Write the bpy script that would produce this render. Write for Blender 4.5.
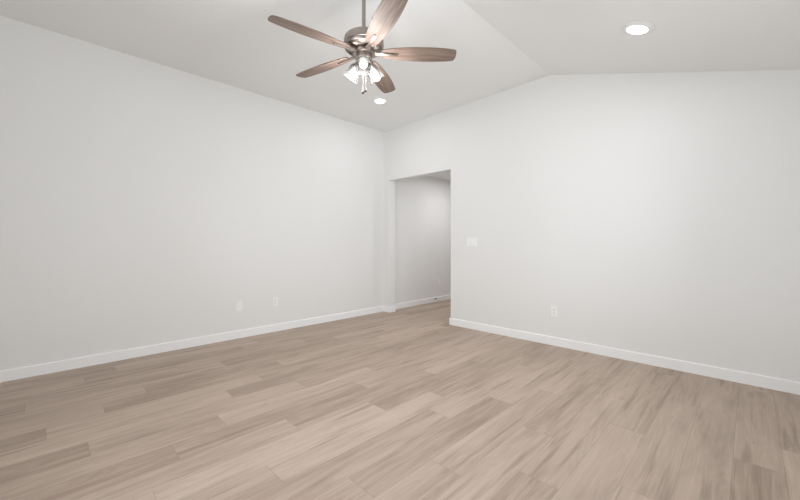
import bpy, bmesh, math, random
from math import pi, sin, cos, radians
from mathutils import Vector, Matrix

for o in list(bpy.data.objects):
    bpy.data.objects.remove(o, do_unlink=True)
scene = bpy.context.scene
C = scene.collection
random.seed(7)

# ------------------------------------------------------------------ camera, world, lights, exposure
F_PX, HOR, EYE = 352.0, 243.6, 1.15
YAW = math.atan2(350.0, 352.0)
cam_data = bpy.data.cameras.new('camera')
cam_data.sensor_width = 36.0
cam_data.lens = F_PX / 800.0 * 36.0
cam_data.shift_y = -(250.0 - HOR) / 800.0
cam_data.clip_start = 0.02
cam = bpy.data.objects.new('camera', cam_data)
C.objects.link(cam)
cam.location = (0, 0, EYE)
cam.rotation_euler = (pi / 2, 0, YAW)
scene.camera = cam

scene.view_settings.view_transform = 'Standard'
scene.view_settings.look = 'None'
scene.view_settings.gamma = 1.0
scene.view_settings.use_curve_mapping = False
scene.view_settings.exposure = 0.18
scene.cycles.max_bounces = 12
scene.cycles.diffuse_bounces = 7
scene.cycles.glossy_bounces = 4
scene.cycles.transparent_max_bounces = 16
scene.cycles.use_denoising = True
scene.cycles.caustics_reflective = False
scene.cycles.caustics_refractive = False

world = bpy.data.worlds.new('world')
scene.world = world
world.use_nodes = True
world.node_tree.nodes['Background'].inputs[0].default_value = (0.80, 0.90, 1.0, 1)
world.node_tree.nodes['Background'].inputs[1].default_value = 1.2

BULB_W, DOWN_W, HALL_W, DAY_W, REAR_W = 7.0, 3.5, 11.5, 31.0, 66.0
BULB_COL, DOWN_COL, DAY_COL = (1.0, 0.955, 0.92), (0.98, 0.98, 1.0), (0.905, 0.96, 1.0)

# room numbers (metres): left wall runs along Y, back wall along X
XL, XR = -4.414, 0.65            # faces of left and right wall
YB, YR = 4.05, -1.3             # faces of back and rear wall
T = 0.13                        # wall thickness
YH = 8.0                        # end of the hall
XH = -2.85                      # right face of the hall
OX0, OX1, OZ = -4.275, -3.012, 2.206   # opening
ZL, ZC, XC = 3.045, 3.072, -1.615      # ceiling at left wall, at crease, crease position
SL = 0.317
ZR = ZC - SL * (XR - XC)
HZ = 2.45
BH, BT = 0.094, 0.014           # baseboard
def ceil_z(x):
    return ZL + (ZC - ZL) * (x - XL) / (XC - XL) if x <= XC else ZC - SL * (x - XC)

def area(name, loc, rot, sx, sy, watts, col, shape='RECTANGLE', parent=None):
    d = bpy.data.lights.new(name, 'AREA')
    d.shape = shape; d.size = sx
    if shape == 'RECTANGLE': d.size_y = sy
    d.energy = watts; d.color = col
    o = bpy.data.objects.new(name, d); C.objects.link(o)
    o.location = loc; o.rotation_euler = rot
    if parent: o.parent = parent
    return o
# daylight through the two windows of the right wall (just outside the panes, facing in)
WINS = [(0.95, 1.4), (2.55, 1.4)]      # centre y, width
WZ0, WZ1 = 0.60, 2.12
for wy, ww in WINS:
    area('daylight', (XR + 0.20, wy, (WZ0 + WZ1) / 2), (radians(90), 0, radians(90)), ww - 0.06, WZ1 - WZ0 - 0.06, DAY_W, DAY_COL)
# unseen rear window behind the camera, added to brighten the back wall
RX0, RX1, RZ0, RZ1 = -2.3, -0.3, 0.60, 2.12
area('daylight', ((RX0 + RX1) / 2, YR - 0.20, (RZ0 + RZ1) / 2), (radians(90), 0, 0), RX1 - RX0 - 0.06, RZ1 - RZ0 - 0.06, REAR_W, DAY_COL)

# ------------------------------------------------------------------ materials
def mat(name):
    m = bpy.data.materials.new(name); m.use_nodes = True
    nt = m.node_tree
    return m, nt, nt.nodes['Principled BSDF'], nt.links
def node(nt, t, **kw):
    n = nt.nodes.new(t)
    for k, v in kw.items():
        if hasattr(n, k): setattr(n, k, v)
        else: n.inputs[k].default_value = v
    return n
def math_n(nt, op, a, b=None, clamp=False):
    n = nt.nodes.new('ShaderNodeMath'); n.operation = op; n.use_clamp = clamp
    for i, v in enumerate((a, b)):
        if v is None: continue
        if isinstance(v, (int, float)): n.inputs[i].default_value = v
        else: nt.links.new(v, n.inputs[i])
    return n.outputs[0]
def mix_col(nt, fac, a, b, blend='MIX'):
    n = nt.nodes.new('ShaderNodeMix'); n.data_type = 'RGBA'; n.blend_type = blend
    for i, v in ((0, fac), (6, a), (7, b)):
        if isinstance(v, (int, float)): n.inputs[i].default_value = v
        elif isinstance(v, tuple): n.inputs[i].default_value = (*v, 1)
        else: nt.links.new(v, n.inputs[i])
    return n.outputs[2]

def paint(name, col, rough, bump=0.05, scale=160):
    m, nt, b, L = mat(name)
    tc = node(nt, 'ShaderNodeTexCoord')
    n1 = node(nt, 'ShaderNodeTexNoise', Scale=float(scale), Detail=3.0)
    n2 = node(nt, 'ShaderNodeTexNoise', Scale=1.3, Detail=2.0)
    L.new(tc.outputs['Object'], n1.inputs['Vector']); L.new(tc.outputs['Object'], n2.inputs['Vector'])
    f = math_n(nt, 'MULTIPLY', n2.outputs[0], 0.25)
    L.new(mix_col(nt, f, col, tuple(c * 0.96 for c in col)), b.inputs['Base Color'])
    b.inputs['Roughness'].default_value = rough
    bp = node(nt, 'ShaderNodeBump', Strength=bump, Distance=0.002)
    L.new(n1.outputs[0], bp.inputs['Height']); L.new(bp.outputs[0], b.inputs['Normal'])
    return m
M = {}
M['wall'] = paint('wall_paint', (0.80, 0.797, 0.788), 0.62)
M['ceiling'] = paint('ceiling_paint', (0.845, 0.85, 0.845), 0.8, 0.08, 110)
M['trim'] = paint('trim_paint', (0.90, 0.905, 0.905), 0.35, 0.01)

def plain(name, col, rough=0.5, metal=0.0, var=0.06, scale=30):
    m, nt, b, L = mat(name)
    tc = node(nt, 'ShaderNodeTexCoord')
    n = node(nt, 'ShaderNodeTexNoise', Scale=float(scale), Detail=2.0)
    L.new(tc.outputs['Object'], n.inputs['Vector'])
    L.new(mix_col(nt, n.outputs[0], col, tuple(c * (1 - var) for c in col)), b.inputs['Base Color'])
    b.inputs['Roughness'].default_value = rough; b.inputs['Metallic'].default_value = metal
    return m
M['plastic'] = plain('white_plastic', (0.885, 0.885, 0.875), 0.32, var=0.02)
M['slot'] = plain('slot_dark', (0.10, 0.10, 0.10), 0.6)
M['dark'] = plain('dark_rubber', (0.06, 0.055, 0.05), 0.6)
M['fob'] = plain('fob_wood', (0.055, 0.032, 0.02), 0.45)
M['vinyl'] = plain('white_vinyl', (0.85, 0.85, 0.85), 0.4, var=0.02)
M['trimring'] = plain('trim_ring_white', (0.83, 0.83, 0.82), 0.5, var=0.02)

def nickel():
    m, nt, b, L = mat('brushed_nickel')
    tc = node(nt, 'ShaderNodeTexCoord')
    mp = node(nt, 'ShaderNodeMapping'); mp.inputs['Scale'].default_value = (6, 6, 220)
    n = node(nt, 'ShaderNodeTexNoise', Scale=3.0, Detail=3.0)
    L.new(tc.outputs['Object'], mp.inputs[0]); L.new(mp.outputs[0], n.inputs['Vector'])
    L.new(mix_col(nt, n.outputs[0], (0.33, 0.285, 0.255), (0.45, 0.40, 0.365)), b.inputs['Base Color'])
    b.inputs['Metallic'].default_value = 1.0
    L.new(math_n(nt, 'ADD', math_n(nt, 'MULTIPLY', n.outputs[0], 0.15), 0.26), b.inputs['Roughness'])
    return m
M['nickel'] = nickel()

def blade_wood():
    m, nt, b, L = mat('blade_wood')
    tc = node(nt, 'ShaderNodeTexCoord')
    mp = node(nt, 'ShaderNodeMapping'); mp.inputs['Scale'].default_value = (3, 46, 46)
    n = node(nt, 'ShaderNodeTexNoise', Scale=1.6, Detail=5.0, Distortion=0.4)
    L.new(tc.outputs['Object'], mp.inputs[0]); L.new(mp.outputs[0], n.inputs['Vector'])
    r = node(nt, 'ShaderNodeValToRGB')
    r.color_ramp.elements[0].position = 0.3; r.color_ramp.elements[0].color = (0.125, 0.086, 0.066, 1)
    r.color_ramp.elements[1].position = 0.72; r.color_ramp.elements[1].color = (0.27, 0.205, 0.172, 1)
    L.new(n.outputs[0], r.inputs[0]); L.new(r.outputs[0], b.inputs['Base Color'])
    b.inputs['Roughness'].default_value = 0.5
    b.inputs['Specular IOR Level'].default_value = 0.3
    return m
M['blade'] = blade_wood()

def emit(name, col, s):
    m, nt, b, L = mat(name)
    b.inputs['Base Color'].default_value = (0.9, 0.9, 0.9, 1)
    b.inputs['Emission Color'].default_value = (*col, 1)
    b.inputs['Emission Strength'].default_value = s
    return m
M['bulb'] = emit('glowing_bulb', (1.0, 0.97, 0.94), 2.2)
M['lens'] = emit('glowing_lens', (1.0, 0.98, 0.95), 6.0)

def glass(name, w_transp, seeded):
    m, nt, b, L = mat(name)
    nt.nodes.remove(b)
    out = nt.nodes['Material Output']
    tr = node(nt, 'ShaderNodeBsdfTransparent'); tr.inputs[0].default_value = (0.90, 0.90, 0.90, 1) if seeded else (0.98, 0.98, 0.98, 1)
    gl = node(nt, 'ShaderNodeBsdfGlossy'); gl.inputs['Roughness'].default_value = 0.06
    tl = node(nt, 'ShaderNodeBsdfTranslucent'); tl.inputs[0].default_value = (0.9, 0.9, 0.9, 1)
    fr = node(nt, 'ShaderNodeFresnel', IOR=1.45)
    m1 = node(nt, 'ShaderNodeMixShader'); m2 = node(nt, 'ShaderNodeMixShader')
    L.new(math_n(nt, 'MULTIPLY', fr.outputs[0], 0.8), m1.inputs[0])
    if seeded:
        tc = node(nt, 'ShaderNodeTexCoord')
        v = node(nt, 'ShaderNodeTexVoronoi', Scale=130.0)
        L.new(tc.outputs['Object'], v.inputs['Vector'])
        seed = math_n(nt, 'LESS_THAN', v.outputs['Distance'], 0.28)
        fac = math_n(nt, 'ADD', math_n(nt, 'MULTIPLY', seed, 0.012), 1 - w_transp)
        L.new(fac, m2.inputs[0])
        bp = node(nt, 'ShaderNodeBump', Strength=0.35, Distance=0.002)
        L.new(v.outputs['Distance'], bp.inputs['Height']); L.new(bp.outputs[0], gl.inputs['Normal'])
    else:
        m2.inputs[0].default_value = 1 - w_transp
    L.new(tr.outputs[0], m1.inputs[1]); L.new(gl.outputs[0], m1.inputs[2])
    L.new(m1.outputs[0], m2.inputs[1]); L.new(tl.outputs[0], m2.inputs[2])
    L.new(m2.outputs[0], out.inputs[0])
    return m
M['shade'] = glass('seeded_glass', 0.994, True)
M['pane'] = glass('window_glass', 0.99, False)

PW, PL = 0.19, 1.30            # plank width and length
def floor_mat():
    m, nt, b, L = mat('oak_plank_floor')
    uv = node(nt, 'ShaderNodeUVMap', uv_map='plank')
    at = node(nt, 'ShaderNodeAttribute', attribute_name='tone')
    sp = node(nt, 'ShaderNodeSeparateXYZ'); L.new(uv.outputs[0], sp.inputs[0])
    sc = node(nt, 'ShaderNodeSeparateColor'); L.new(at.outputs['Color'], sc.inputs[0])
    tone, r1, r2 = sc.outputs[0], sc.outputs[1], sc.outputs[2]
    def coords(kx, ky):
        cb = node(nt, 'ShaderNodeCombineXYZ')
        L.new(math_n(nt, 'MULTIPLY', math_n(nt, 'ADD', sp.outputs[0], math_n(nt, 'MULTIPLY', r1, 37.0)), kx), cb.inputs[0])
        L.new(math_n(nt, 'MULTIPLY', math_n(nt, 'ADD', sp.outputs[1], math_n(nt, 'MULTIPLY', r2, 53.0)), ky), cb.inputs[1])
        return cb.outputs[0]
    def noise(kx, ky, detail, dist):
        n = node(nt, 'ShaderNodeTexNoise', Scale=1.0, Detail=detail, Distortion=dist)
        L.new(coords(kx, ky), n.inputs['Vector'])
        return n.outputs[0]
    def ramp(x, a, b_):
        n = node(nt, 'ShaderNodeMapRange'); n.interpolation_type = 'SMOOTHSTEP'
        L.new(x, n.inputs[0]); n.inputs[1].default_value = a; n.inputs[2].default_value = b_
        return n.outputs[0]
    broad = noise(10.0, 1.5, 3.0, 0.5)
    streak = noise(40.0, 1.4, 5.0, 0.25)
    fine = noise(230.0, 5.0, 4.0, 0.2)
    dark = ramp(noise(22.0, 1.0, 5.0, 0.25), 0.55, 0.72)
    # cathedral figure: contour bands of a stretched noise
    cath = noise(7.0, 0.8, 1.0, 0.3)
    rings = math_n(nt, 'ABSOLUTE', math_n(nt, 'SUBTRACT', math_n(nt, 'FRACT', math_n(nt, 'MULTIPLY', cath, 17.0)), 0.5))
    # sparse knots
    vo = node(nt, 'ShaderNodeTexVoronoi', Scale=1.0); kc = node(nt, 'ShaderNodeVectorMath', operation='ADD'); kn = node(nt, 'ShaderNodeTexNoise', Scale=2.5, Detail=2.0)
    L.new(coords(6.5, 2.2), kc.inputs[0]); L.new(coords(6.5, 2.2), kn.inputs['Vector']); L.new(kn.outputs['Color'], kc.inputs[1]); L.new(kc.outputs[0], vo.inputs['Vector'])
    vs = node(nt, 'ShaderNodeSeparateColor'); L.new(vo.outputs['Color'], vs.inputs[0])
    knot = math_n(nt, 'MULTIPLY', math_n(nt, 'SUBTRACT', 1.0, ramp(vo.outputs['Distance'], 0.0, 0.17)), math_n(nt, 'GREATER_THAN', vs.outputs[0], 0.90))
    v = math_n(nt, 'ADD', math_n(nt, 'MULTIPLY', broad, 0.40), math_n(nt, 'MULTIPLY', streak, 0.36))
    v = math_n(nt, 'ADD', v, math_n(nt, 'MULTIPLY', fine, 0.30))
    v = math_n(nt, 'ADD', v, math_n(nt, 'MULTIPLY', rings, 0.12))
    v = math_n(nt, 'ADD', v, math_n(nt, 'MULTIPLY', math_n(nt, 'SUBTRACT', tone, 0.5), 0.58))
    cr = node(nt, 'ShaderNodeValToRGB')
    e = cr.color_ramp.elements
    e[0].position = 0.22; e[0].color = (0.255, 0.187, 0.135, 1)
    e[1].position = 0.78; e[1].color = (0.560, 0.450, 0.368, 1)
    k = e.new(0.5); k.color = (0.435, 0.340, 0.272, 1)
    L.new(v, cr.inputs[0])
    c = mix_col(nt, math_n(nt, 'MULTIPLY', dark, 0.55), cr.outputs[0], (0.225, 0.165, 0.125))
    c = mix_col(nt, math_n(nt, 'MULTIPLY', knot, 0.55), c, (0.16, 0.115, 0.085))
    blot = noise(8.0, 1.2, 4.0, 0.25)
    c = mix_col(nt, math_n(nt, 'MULTIPLY', ramp(blot, 0.48, 0.70), 0.30), c, (0.24, 0.18, 0.145))
    # joints
    def edge(s, size, w):
        d = math_n(nt, 'MINIMUM', s, math_n(nt, 'SUBTRACT', size, s))
        return math_n(nt, 'SUBTRACT', 1.0, ramp(d, w * 0.3, w))
    j = math_n(nt, 'MAXIMUM', edge(sp.outputs[0], PW, 0.0018), edge(sp.outputs[1], PL, 0.0020))
    c = mix_col(nt, math_n(nt, 'MULTIPLY', j, 0.32), c, (0.12, 0.085, 0.06))
    L.new(c, b.inputs['Base Color'])
    L.new(math_n(nt, 'ADD', math_n(nt, 'MULTIPLY', streak, 0.15), 0.42), b.inputs['Roughness'])
    b.inputs['Specular IOR Level'].default_value = 0.32
    bp = node(nt, 'ShaderNodeBump', Strength=0.12, Distance=0.001)
    L.new(math_n(nt, 'SUBTRACT', fine, j), bp.inputs['Height']); L.new(bp.outputs[0], b.inputs['Normal'])
    return m
M['floor'] = floor_mat()

# ------------------------------------------------------------------ mesh helpers
def obj(name, bm, m, parent=None, smooth=None):
    bmesh.ops.recalc_face_normals(bm, faces=bm.faces[:])
    me = bpy.data.meshes.new(name); bm.to_mesh(me); bm.free()
    me.materials.append(m)
    if smooth:
        for p in me.polygons: p.use_smooth = True
        me.set_sharp_from_angle(angle=radians(smooth))
    o = bpy.data.objects.new(name, me); C.objects.link(o)
    if parent: o.parent = parent
    return o
def struct(name, bm, m, smooth=None):
    o = obj(name, bm, m, None, smooth); o['kind'] = 'structure'; return o
def tag(o, label, cat, group=None):
    o['label'] = label; o['category'] = cat
    if group: o['group'] = group
    return o
def empty(name, loc, rz=0):
    o = bpy.data.objects.new(name, None); C.objects.link(o)
    o.location = loc; o.rotation_euler = (0, 0, rz); o.empty_display_size = 0.1
    return o
def add_box(bm, x0, x1, y0, y1, z0, z1, bev=0.0, seg=2):
    g = bmesh.ops.create_cube(bm, size=1.0)
    vs = g['verts']
    for v in vs:
        v.co = Vector(((x0 + x1) / 2 + v.co.x * (x1 - x0), (y0 + y1) / 2 + v.co.y * (y1 - y0), (z0 + z1) / 2 + v.co.z * (z1 - z0)))
    if bev:
        es = list({e for v in vs for e in v.link_edges})
        bmesh.ops.bevel(bm, geom=es, offset=bev, segments=seg, affect='EDGES', profile=0.5)
def add_prism(bm, pts, vec):
    """closed outline (list of 3D points) pushed along vec"""
    vec = Vector(vec)
    a = [bm.verts.new(p) for p in pts]
    b = [bm.verts.new(Vector(p) + vec) for p in pts]
    bm.faces.new(a); bm.faces.new(list(reversed(b)))
    n = len(pts)
    for i in range(n):
        bm.faces.new((a[i], b[i], b[(i + 1) % n], a[(i + 1) % n]))
def add_lathe(bm, prof, seg=48, mtx=None, closed=False):
    """profile of (r, z); r = 0 ends close to a point"""
    rings = []
    for r, z in prof:
        if r < 1e-6:
            rings.append([bm.verts.new((0, 0, z))])
        else:
            rings.append([bm.verts.new((r * cos(2 * pi * i / seg), r * sin(2 * pi * i / seg), z)) for i in range(seg)])
    pairs = list(zip(rings[:-1], rings[1:]))
    if closed: pairs.append((rings[-1], rings[0]))
    for A, B in pairs:
        for i in range(seg):
            j = (i + 1) % seg
            if len(A) == 1 and len(B) == 1: continue
            if len(A) == 1: bm.faces.new((A[0], B[i], B[j]))
            elif len(B) == 1: bm.faces.new((A[i], B[0], A[j]))
            else: bm.faces.new((A[i], B[i], B[j], A[j]))
    if mtx is not None:
        bmesh.ops.transform(bm, matrix=mtx, verts=[v for R in rings for v in R])

# ------------------------------------------------------------------ floor: planks laid along the left wall
ENDS = {1: 3.225, 2: 2.538, 3: 1.688, 4: 2.115, 5: 2.745, 6: 1.048, 7: 3.173, 8: 0.806, 9: 0.350, 10: 1.108, 11: 0.504,
        12: 0.807, 13: 0.170, 14: 0.989, 15: 0.0, 16: 1.583, 18: -0.104, 20: 0.230, 0: 0.62, 17: 0.55, 19: 0.86, 21: 0.45, 22: 1.05,
        -1: 2.6, -2: 0.3}
TONES = {  # (row, y near the middle of the plank) -> lightness
    (9, 1.0): 0.80, (9, 2.3): 0.22, (11, 1.2): 0.26, (11, 2.4): 0.72, (6, 1.7): 0.25, (6, 3.0): 0.66, (8, 1.4): 0.78, (8, 0.2): 0.40,
    (14, 0.4): 0.72, (14, 1.6): 0.35, (15, 0.7): 0.70, (15, 1.9): 0.38, (15, -0.6): 0.18, (16, 1.0): 0.24, (16, 2.2): 0.62,
    (12, 1.4): 0.78, (12, 0.2): 0.42, (13, 2.1): 0.36, (13, 0.8): 0.55, (10, 1.7): 0.34, (10, 0.5): 0.60, (18, -0.7): 0.12, (18, 0.5): 0.5,
    (20, -0.4): 0.52, (20, 0.9): 0.26, (4, 2.8): 0.40, (4, 1.4): 0.66, (5, 3.4): 0.70, (5, 2.1): 0.50, (1, 3.8): 0.42, (1, 2.5): 0.55,
    (2, 3.2): 0.45, (2, 1.9): 0.62, (3, 1.0): 0.36, (3, 2.3): 0.60, (7, 2.5): 0.62, (7, 3.8): 0.5, (0, 2.5): 0.58, (0, 3.9): 0.5, (19, 1.5): 0.5}
def build_floor():
    bm = bmesh.new()
    uvl = bm.loops.layers.uv.new('plank'); col = bm.loops.layers.float_color.new('tone')
    rnd = random.Random(11)
    x0, x1, y0, y1 = XL - T, XR + T, YR - T, YH + T
    for k in range(-7, 25):
        b_ = -0.065 - PW * k; a_ = b_ - PW
        lo, hi = max(a_, x0), min(b_, x1)
        if hi - lo < 1e-4: continue
        s = ENDS.get(k, rnd.uniform(0, PL))
        n0 = math.floor((y0 - s) / PL)
        while s + n0 * PL < y1:
            p0 = s + n0 * PL; n0 += 1
            q0, q1 = max(p0, y0), min(p0 + PL, y1)
            if q1 - q0 < 1e-4: continue
            tn = 0.5 + 0.42 * (rnd.random() + rnd.random() - 1)
            for (kk, yy), t in TONES.items():
                if kk == k and p0 < yy < p0 + PL: tn = t
            cl = (0.5 + 0.62 * (tn - 0.5), rnd.random(), rnd.random(), 1)
            f = bm.faces.new([bm.verts.new(p) for p in ((lo, q0, 0), (hi, q0, 0), (hi, q1, 0), (lo, q1, 0))])
            for l in f.loops:
                l[uvl].uv = (l.vert.co.x - a_, l.vert.co.y - p0); l[col] = cl
    bmesh.ops.remove_doubles(bm, verts=bm.verts[:], dist=1e-5)
    nb = [bm.verts.new(p) for p in ((x0, y0, -0.1), (x1, y0, -0.1), (x1, y1, -0.1), (x0, y1, -0.1))]
    nt_ = [bm.verts.new(p) for p in ((x0, y0, -0.002), (x1, y0, -0.002), (x1, y1, -0.002), (x0, y1, -0.002))]
    bm.faces.new(nb)
    for i in range(4):
        j = (i + 1) % 4
        bm.faces.new((nb[i], nb[j], nt_[j], nt_[i]))
    me = bpy.data.meshes.new('floor'); bm.to_mesh(me); bm.free(); me.materials.append(M['floor'])
    o = bpy.data.objects.new('floor', me); C.objects.link(o); o['kind'] = 'structure'
build_floor()

# ------------------------------------------------------------------ walls and ceilings
bm = bmesh.new()   # ceiling of the room: nearly flat part, crease, sloped part
prof = [(XL - T, ceil_z(XL - T)), (XC, ZC), (XR + T, ceil_z(XR + T)), (XR + T, ceil_z(XR + T) + 0.12), (XC, ZC + 0.12), (XL - T, ceil_z(XL - T) + 0.12)]
add_prism(bm, [(x, YR - T, z) for x, z in prof], (0, YB + T - YR + T, 0))
struct('ceiling', bm, M['ceiling'])

bm = bmesh.new()
add_prism(bm, [(XL, YR - T, 0), (XL - T, YR - T, 0), (XL - T, YR - T, ceil_z(XL - T)), (XL, YR - T, ZL)], (0, YB + T - YR + T, 0))
add_box(bm, XL - T, XL, YB + T, YH + T, 0, HZ)
bmesh.ops.remove_doubles(bm, verts=bm.verts[:], dist=1e-5)
struct('wall_left', bm, M['wall'])

bm = bmesh.new()
add_prism(bm, [(XL, YB, 0), (OX0, YB, 0), (OX0, YB, OZ), (OX1, YB, OZ), (OX1, YB, 0), (XR, YB, 0), (XR, YB, ZR), (XC, YB, ZC), (XL, YB, ZL)], (0, T, 0))
struct('wall_back', bm, M['wall'])

def right_wall():
    bm = bmesh.new()
    ys = [YR - T]
    for wy, ww in WINS: ys += [wy - ww / 2, wy + ww / 2]
    ys.append(YB + T)
    zo = ceil_z(XR + T)
    for i in range(len(ys) - 1):
        a, b = ys[i], ys[i + 1]
        if i % 2 == 0:
            add_prism(bm, [(XR, a, 0), (XR + T, a, 0), (XR + T, a, zo), (XR, a, ZR)], (0, b - a, 0))
        else:
            add_box(bm, XR, XR + T, a, b, 0, WZ0)
            add_prism(bm, [(XR, a, WZ1), (XR + T, a, WZ1), (XR + T, a, zo), (XR, a, ZR)], (0, b - a, 0))
    bmesh.ops.remove_doubles(bm, verts=bm.verts[:], dist=1e-5)
    struct('wall_right', bm, M['wall'])
right_wall()
bm = bmesh.new()
add_prism(bm, [(XL, YR, 0), (RX0, YR, 0), (RX0, YR, ceil_z(RX0)), (XL, YR, ZL)], (0, -T, 0))
add_prism(bm, [(RX1, YR, 0), (XR, YR, 0), (XR, YR, ZR), (RX1, YR, ceil_z(RX1))], (0, -T, 0))
add_prism(bm, [(RX0, YR, RZ1), (RX1, YR, RZ1), (RX1, YR, ceil_z(RX1)), (XC, YR, ZC), (RX0, YR, ceil_z(RX0))], (0, -T, 0))
add_box(bm, RX0, RX1, YR - T, YR, 0, RZ0)
bmesh.ops.remove_doubles(bm, verts=bm.verts[:], dist=1e-5)
struct('wall_rear', bm, M['wall'])
def added_rear_window():  # unseen window, added to go with the extra rear light
    bm = bmesh.new(); fw = 0.05; y0, y1 = YR - 0.10, YR - 0.03; a, b = RX0, RX1; mx = (a + b) / 2
    add_box(bm, a, a + fw, y0, y1, RZ0, RZ1); add_box(bm, b - fw, b, y0, y1, RZ0, RZ1)
    add_box(bm, a + fw, b - fw, y0, y1, RZ0, RZ0 + fw); add_box(bm, a + fw, b - fw, y0, y1, RZ1 - fw, RZ1)
    add_box(bm, mx - 0.03, mx + 0.03, y0 + 0.01, y1 - 0.01, RZ0 + fw, RZ1 - fw)
    w = struct('window_3', bm, M['vinyl'])
    bm = bmesh.new(); add_box(bm, a + fw, mx - 0.03, YR - 0.068, YR - 0.062, RZ0 + fw, RZ1 - fw); add_box(bm, mx + 0.03, b - fw, YR - 0.068, YR - 0.062, RZ0 + fw, RZ1 - fw)
    obj('window_pane', bm, M['pane'], w)
    bm = bmesh.new(); add_box(bm, a - 0.04, b + 0.04, YR + 0.0005, YR + 0.03, RZ0 - 0.02, RZ0, 0.004)
    obj('window_sill', bm, M['trim'], w)
added_rear_window()
for i, (wy, ww) in enumerate(WINS):
    a, b = wy - ww / 2, wy + ww / 2
    bm = bmesh.new()
    fw = 0.05; x0, x1 = XR + 0.03, XR + 0.10
    add_box(bm, x0, x1, a, a + fw, WZ0, WZ1); add_box(bm, x0, x1, b - fw, b, WZ0, WZ1)
    add_box(bm, x0, x1, a + fw, b - fw, WZ0, WZ0 + fw); add_box(bm, x0, x1, a + fw, b - fw, WZ1 - fw, WZ1)
    mz = (WZ0 + WZ1) / 2
    add_box(bm, x0 + 0.01, x1 - 0.01, a + fw, b - fw, mz - 0.02, mz + 0.02)
    w = struct('window_%d' % (i + 1), bm, M['vinyl'])
    bm = bmesh.new(); add_box(bm, XR + 0.062, XR + 0.068, a + fw, b - fw, WZ0 + fw, mz - 0.02); add_box(bm, XR + 0.062, XR + 0.068, a + fw, b - fw, mz + 0.02, WZ1 - fw)
    obj('window_pane', bm, M['pane'], w)
    bm = bmesh.new(); add_box(bm, XR - 0.03, XR - 0.0005, a - 0.04, b + 0.04, WZ0 - 0.02, WZ0, 0.004)
    obj('window_sill', bm, M['trim'], w)

# hall beyond the opening
bm = bmesh.new(); add_box(bm, XH, XH + T, YB + T, YH, 0, HZ); struct('wall_hall_right', bm, M['wall'])
bm = bmesh.new(); add_box(bm, XL, XH + T, YH, YH + T, 0, HZ); struct('wall_hall_end', bm, M['wall'])
bm = bmesh.new(); add_box(bm, XL - T, XH + T, YB + T, YH + T, HZ, HZ + 0.12); struct('ceiling_hall', bm, M['ceiling'])

# ------------------------------------------------------------------ baseboards
def base_piece(bm, p0, p1, n):
    """board along p0-p1 on a wall whose normal (into the room) is n, top front edge eased"""
    p0, p1, n = Vector((*p0, 0)), Vector((*p1, 0)), Vector((*n, 0))
    prof = [(0, 0.0), (BT, 0.0), (BT, BH - 0.006), (BT - 0.0018, BH - 0.0018), (BT - 0.006, BH), (0, BH)]
    add_prism(bm, [p0 + n * d + Vector((0, 0, z)) for d, z in prof], p1 - p0)
bm = bmesh.new(); base_piece(bm, (XL, YR), (XL, YB), (1, 0)); struct('baseboard_left', bm, M['trim'])
bm = bmesh.new(); base_piece(bm, (XL + BT, YB), (OX0 + BT, YB), (0, -1)); base_piece(bm, (OX0, YB), (OX0, YB + T), (1, 0)); struct('baseboard_corner', bm, M['trim'])
bm = bmesh.new(); base_piece(bm, (OX1 - BT, YB), (XR - BT, YB), (0, -1)); base_piece(bm, (OX1, YB), (OX1, YB + T), (-1, 0)); struct('baseboard_back', bm, M['trim'])
bm = bmesh.new(); base_piece(bm, (XR, YR), (XR, YB), (-1, 0)); struct('baseboard_right', bm, M['trim'])
bm = bmesh.new(); base_piece(bm, (XL + BT, YR), (XR - BT, YR), (0, 1)); struct('baseboard_rear', bm, M['trim'])
bm = bmesh.new(); base_piece(bm, (XL, YB + T), (XL, YH - BT), (1, 0)); struct('baseboard_hall_left', bm, M['trim'])
bm = bmesh.new(); base_piece(bm, (XH, YB + T), (XH, YH - BT), (-1, 0)); struct('baseboard_hall_right', bm, M['trim'])
bm = bmesh.new(); base_piece(bm, (XL, YH), (XH, YH), (0, -1)); struct('baseboard_hall_end', bm, M['trim'])

# ------------------------------------------------------------------ ceiling fan
FX, FY, FZ = -1.970, 1.612, 2.517        # blade plane on the fan's axis
fan = empty('ceiling_fan', (FX, FY, FZ))
tag(fan, 'brushed nickel ceiling fan with five brown wood blades and three lit glass shades', 'ceiling fan')
ct = ceil_z(FX) - FZ
bm = bmesh.new(); add_lathe(bm, [(0, ct - 0.0005), (0.068, ct - 0.0005), (0.072, ct - 0.012), (0.066, ct - 0.035), (0.045, ct - 0.062), (0.022, ct - 0.075), (0, ct - 0.075)], 56)
obj('canopy', bm, M['nickel'], fan, 35)
bm = bmesh.new(); add_lathe(bm, [(0, 0.15), (0.0135, 0.15), (0.0135, ct - 0.07), (0, ct - 0.07)], 24)
obj('downrod', bm, M['nickel'], fan, 35)
bm = bmesh.new(); add_lathe(bm, [(0, 0.016), (0.085, 0.016), (0.118, 0.020), (0.134, 0.030), (0.1405, 0.045), (0.142, 0.065), (0.1415, 0.092), (0.136, 0.108),
                                 (0.122, 0.120), (0.090, 0.130), (0.045, 0.136), (0.026, 0.141), (0.022, 0.155), (0.018, 0.164), (0.0, 0.164)], 72)
motor = obj('motor_housing', bm, M['nickel'], fan, 30)
bm = bmesh.new(); add_lathe(bm, [(0.1405, 0.052), (0.1437, 0.054), (0.1437, 0.059), (0.1405, 0.061)], 72, closed=True)
obj('motor_band', bm, M['nickel'], motor, 40)
bm = bmesh.new(); add_lathe(bm, [(0, 0.016), (0.070, 0.016), (0.076, 0.011), (0.076, -0.006), (0.070, -0.012), (0, -0.012)], 64)
obj('flywheel_ring', bm, M['nickel'], fan, 30)
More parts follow.
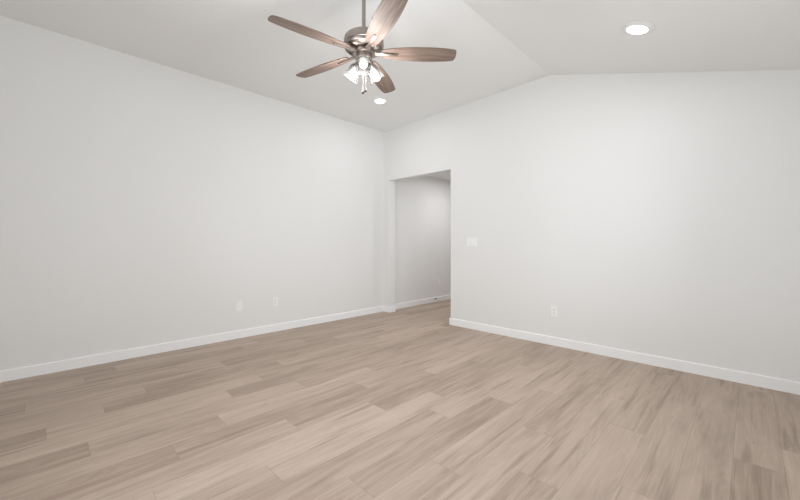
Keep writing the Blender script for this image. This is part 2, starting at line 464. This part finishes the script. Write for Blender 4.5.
bm = bmesh.new(); add_lathe(bm, [(0, -0.012), (0.060, -0.012), (0.062, -0.018), (0.062, -0.044), (0.056, -0.054), (0.040, -0.066), (0.018, -0.076), (0.010, -0.084), (0, -0.086)], 56)
obj('switch_housing', bm, M['nickel'], fan, 30)

def blade_outline():
    st = [(0.132, 0.036), (0.136, 0.041), (0.20, 0.051), (0.28, 0.061), (0.37, 0.068), (0.45, 0.070), (0.53, 0.067), (0.60, 0.061), (0.645, 0.0555), (0.656, 0.051), (0.662, 0.044), (0.6665, 0.024), (0.668, 0.0)]
    up = [(x, w) for x, w in st]
    return up + [(x, -w) for x, w in reversed(st[:-1])]
def make_blade():
    bm = bmesh.new()
    add_prism(bm, [(x, y, 0.0) for x, y in blade_outline()], (0, 0, 0.0065))
    es = [e for e in bm.edges if abs(e.verts[0].co.z - e.verts[1].co.z) < 1e-6]
    bmesh.ops.bevel(bm, geom=es, offset=0.0018, segments=2, affect='EDGES')
    b = obj('blade', bm, M['blade'], fan, 40)
    bm = bmesh.new()   # blade iron: root plate under the motor, neck, slim tongue under the blade
    out = [(0.078, 0.022), (0.10, 0.020), (0.125, 0.013), (0.15, 0.011), (0.235, 0.0095), (0.245, 0.006), (0.248, 0.0)]
    out = out + [(x, -y) for x, y in reversed(out[:-1])]
    add_prism(bm, [(x, y, -0.0075) for x, y in out], (0, 0, 0.007))
    es = [e for e in bm.edges if abs(e.verts[0].co.z - e.verts[1].co.z) < 1e-6 and e.verts[0].co.z < -0.004]
    bmesh.ops.bevel(bm, geom=es, offset=0.002, segments=2, affect='EDGES')
    i = obj('blade_iron', bm, M['nickel'], b, 40)
    bm = bmesh.new()
    add_lathe(bm, [(0, -0.0105), (0.004, -0.0098), (0.0048, -0.0076), (0, -0.0076)], 16, Matrix.Translation((0.236, 0, 0)))
    s = obj('screw', bm, M['dark'], b, 40)
    return b
blade0 = make_blade()
for i, az in enumerate((338.2, 47.4, 119.9, 192.4, 261.7)):
    if i == 0: b = blade0
    else:
        b = blade0.copy(); C.objects.link(b); b.parent = fan
        for ch in list(blade0.children):
            c = ch.copy(); C.objects.link(c); c.parent = b
    b.rotation_mode = 'XYZ'
    b.rotation_euler = (radians(-12), 0, radians(az))

# light kit
TILT = radians(39)
def lit_shade(az):
    mtx = Matrix.Rotation(radians(az), 4, 'Z') @ Matrix.Translation((0.030, 0, -0.050)) @ Matrix.Rotation(pi - TILT, 4, 'Y')
    # local +Z of the shade points down and outwards
    bm = bmesh.new(); add_lathe(bm, [(0, 0.0), (0.017, 0.0), (0.022, 0.006), (0.026, 0.018), (0.029, 0.030), (0.026, 0.034), (0.0, 0.034)], 40, mtx)
    obj('socket_cup', bm, M['nickel'], fan, 35)
    out = [(0.0285, 0.0345), (0.038, 0.041), (0.0435, 0.055), (0.047, 0.075), (0.051, 0.10), (0.0545, 0.125), (0.0565, 0.142)]
    inn = [(r - 0.0022, z) for r, z in reversed(out)]
    bm = bmesh.new(); add_lathe(bm, out + inn, 48, mtx, closed=True)
    sh = obj('lamp_shade', bm, M['shade'], fan, 50); sh['label'] = 'clear seeded glass shade'
    bm = bmesh.new(); add_lathe(bm, [(0, 0.0345), (0.012, 0.0345), (0.013, 0.050), (0.018, 0.062), (0.0245, 0.078), (0.027, 0.092), (0.0245, 0.106), (0.017, 0.116), (0.008, 0.1205), (0, 0.1215)], 32, mtx)
    bl = obj('bulb', bm, M['bulb'], sh, 60); bl['label'] = 'glowing white bulb'
    d = bpy.data.lights.new('bulb_light', 'POINT'); d.energy = BULB_W; d.color = BULB_COL; d.shadow_soft_size = 0.03
    o = bpy.data.objects.new('bulb_light', d); C.objects.link(o); o.parent = fan
    o.location = mtx @ Vector((0, 0, 0.138))
for az in (319, 79, 199): lit_shade(az)

def pull_chain(az, r, z0, z1):
    x, y = r * cos(radians(az)), r * sin(radians(az))
    bm = bmesh.new(); n = int((z0 - z1) / 0.0042)
    for i in range(n + 1):
        bmesh.ops.create_icosphere(bm, subdivisions=1, radius=0.0023, matrix=Matrix.Translation((x, y, z0 - (z0 - z1) * i / n)))
    c = obj('pull_chain', bm, M['nickel'], fan, 60)
    bm = bmesh.new(); add_lathe(bm, [(0, 0.003), (0.004, 0.001), (0.0085, -0.008), (0.0100, -0.016), (0.0085, -0.024), (0.004, -0.029), (0, -0.030)], 20, Matrix.Translation((x, y, z1)))
    f = obj('pull_fob', bm, M['fob'], c, 60); f['label'] = 'small dark wooden pull fob'
pull_chain(215, 0.006, -0.080, -0.262)
pull_chain(40, 0.013, -0.076, -0.250)

# ------------------------------------------------------------------ recessed downlights
def downlight(x, y, tilt, label, watts, zc=None, R=0.108, r=0.068):
    z = ceil_z(x) if zc is None else zc
    root = empty('recessed_downlight', (x, y, z - 0.0006))
    root.rotation_euler = (0, tilt, 0)
    tag(root, label, 'ceiling light', 'recessed ceiling lights' )
    bm = bmesh.new(); add_lathe(bm, [(r, 0.0), (R, 0.0), (R + 0.001, -0.003), (R - 0.004, -0.0065), (r + 0.012, -0.011), (r, -0.0135)], 64, closed=True)
    obj('trim_ring', bm, M['trimring'], root, 35)
    bm = bmesh.new(); add_lathe(bm, [(0, -0.001), (r - 0.0005, -0.001), (r - 0.0005, -0.016), (r * 0.85, -0.0215), (r * 0.5, -0.0255), (0, -0.027)], 56)
    ln = obj('light_lens', bm, M['lens'], root, 50); ln['label'] = 'glowing white lens'
    area('downlight_lamp', (0, 0, -0.030), (0, 0, 0), r * 2, r * 2, watts, DOWN_COL, 'DISK', root)
    return root
sl = math.atan(SL)
downlight(-3.484, 3.127, 0, 'lit recessed downlight in the flat ceiling near the far corner', DOWN_W)
downlight(-0.588, 3.088, sl, 'lit recessed downlight in the sloped ceiling at right', DOWN_W)

# ------------------------------------------------------------------ wall plates
def plate_bm(w, h, t=0.0055):
    bm = bmesh.new(); add_box(bm, -w / 2, w / 2, -t, 0, -h / 2, h / 2, 0.0022, 2); return bm
def screw(parent, x, z, t=0.0055):
    bm = bmesh.new(); add_lathe(bm, [(0, 0.0012), (0.0024, 0.0008), (0.0032, 0), (0, 0)], 14, Matrix.Translation((x, -t, z)) @ Matrix.Rotation(pi / 2, 4, 'X'))
    obj('screw', bm, M['plastic'], parent, 40)
def place(o, x, y, z, side):
    o.location = (x, y, z); o.rotation_euler = (0, 0, pi / 2 if side == 'left' else 0)
def duplex(x, y, z, side, label, group=None):
    p = obj('power_outlet', plate_bm(0.074, 0.118), M['plastic']); place(p, x, y, z, side)
    tag(p, label, 'outlet', group)
    for s in (1, -1):
        bm = bmesh.new()
        pts = []
        for k in range(32):
            a = 2 * pi * k / 32
            px, pz = 0.0172 * cos(a), 0.0172 * sin(a)
            pts.append((px, -0.0055, s * 0.0198 + max(-0.0142, min(0.0142, pz))))
        add_prism(bm, pts, (0, -0.002, 0))
        f = obj('receptacle_face', bm, M['plastic'], p)
        bm = bmesh.new(); zc = s * 0.0198
        add_box(bm, -0.0078, -0.0052, -0.0081, -0.0074, zc - 0.002, zc + 0.0075)
        add_box(bm, 0.0052, 0.0078, -0.0081, -0.0074, zc - 0.001, zc + 0.0068)
        add_lathe(bm, [(0, 0.0006), (0.0026, 0.0006), (0.0026, 0), (0, 0)], 16, Matrix.Translation((0, -0.0075, zc - 0.0078)) @ Matrix.Rotation(pi / 2, 4, 'X'))
        obj('contact_slots', bm, M['slot'], f)
    screw(p, 0, 0)
    return p
E0 = 0.0004
duplex(XL + E0, 2.116, 0.388, 'left', 'white duplex outlet on the left wall, the plate nearer the corner')
duplex(-1.566, YB - E0, 0.384, 'back', 'white duplex outlet low on the right-hand wall above the baseboard')
duplex(XL + E0, 5.52, 0.366, 'left', 'small white outlet on the hall wall seen through the opening')
p = obj('blank_wall_plate', plate_bm(0.076, 0.120), M['plastic']); place(p, XL + E0, 1.66, 0.390, 'left')
tag(p, 'plain white blank wall plate on the left wall, farther from the corner', 'wall plate')
screw(p, 0, 0.042); screw(p, 0, -0.042)

p = obj('light_switch', plate_bm(0.166, 0.122), M['plastic']); place(p, -2.658, YB - E0, 1.166, 'back')
tag(p, 'wide white three-gang light switch plate beside the opening', 'light switch')
for sx in (-0.046, 0, 0.046):
    bm = bmesh.new(); add_box(bm, sx - 0.0168, sx + 0.0168, -0.0064, -0.0054, -0.0335, 0.0335, 0.0004, 1)
    f = obj('rocker_frame', bm, M['slot'] if False else M['plastic'], p)
    bm = bmesh.new()
    add_prism(bm, [(sx - 0.0150, -0.0063, -0.0315), (sx - 0.0150, -0.0105, -0.0315), (sx - 0.0150, -0.0078, 0.0), (sx - 0.0150, -0.0072, 0.0315), (sx - 0.0150, -0.0063, 0.0315)], (0.030, 0, 0))
    obj('rocker_paddle', bm, M['plastic'], p)
    screw(p, sx, 0.049); screw(p, sx, -0.049)

# door stop on the hall baseboard
d = empty('door_stop', (XL + BT + E0, 5.40, 0.066))
tag(d, 'small dark door stop on the hall baseboard below the outlet', 'door stop')
ry = Matrix.Rotation(pi / 2, 4, 'Y')
bm = bmesh.new(); add_lathe(bm, [(0, 0), (0.013, 0), (0.013, 0.003), (0.008, 0.007), (0, 0.007)], 24, ry); obj('stop_base', bm, M['nickel'], d, 40)
bm = bmesh.new()
zz = 0.007
pr = [(0, zz)]
for i in range(6):
    pr += [(0.0062, zz + 0.0004), (0.0072, zz + 0.0018), (0.0062, zz + 0.0032)]; zz += 0.0036
pr.append((0, zz))
add_lathe(bm, pr, 18, ry); obj('stop_spring', bm, M['dark'], d, 40)
bm = bmesh.new(); add_lathe(bm, [(0, zz), (0.009, zz), (0.010, zz + 0.004), (0.009, zz + 0.014), (0.004, zz + 0.017), (0, zz + 0.017)], 20, ry); obj('stop_tip', bm, M['dark'], d, 40)

# hall lamp (in the hall ceiling, behind the header)
h = downlight(-3.45, 5.5, 0, 'lit recessed downlight in the hall ceiling beyond the opening', HALL_W, HZ)
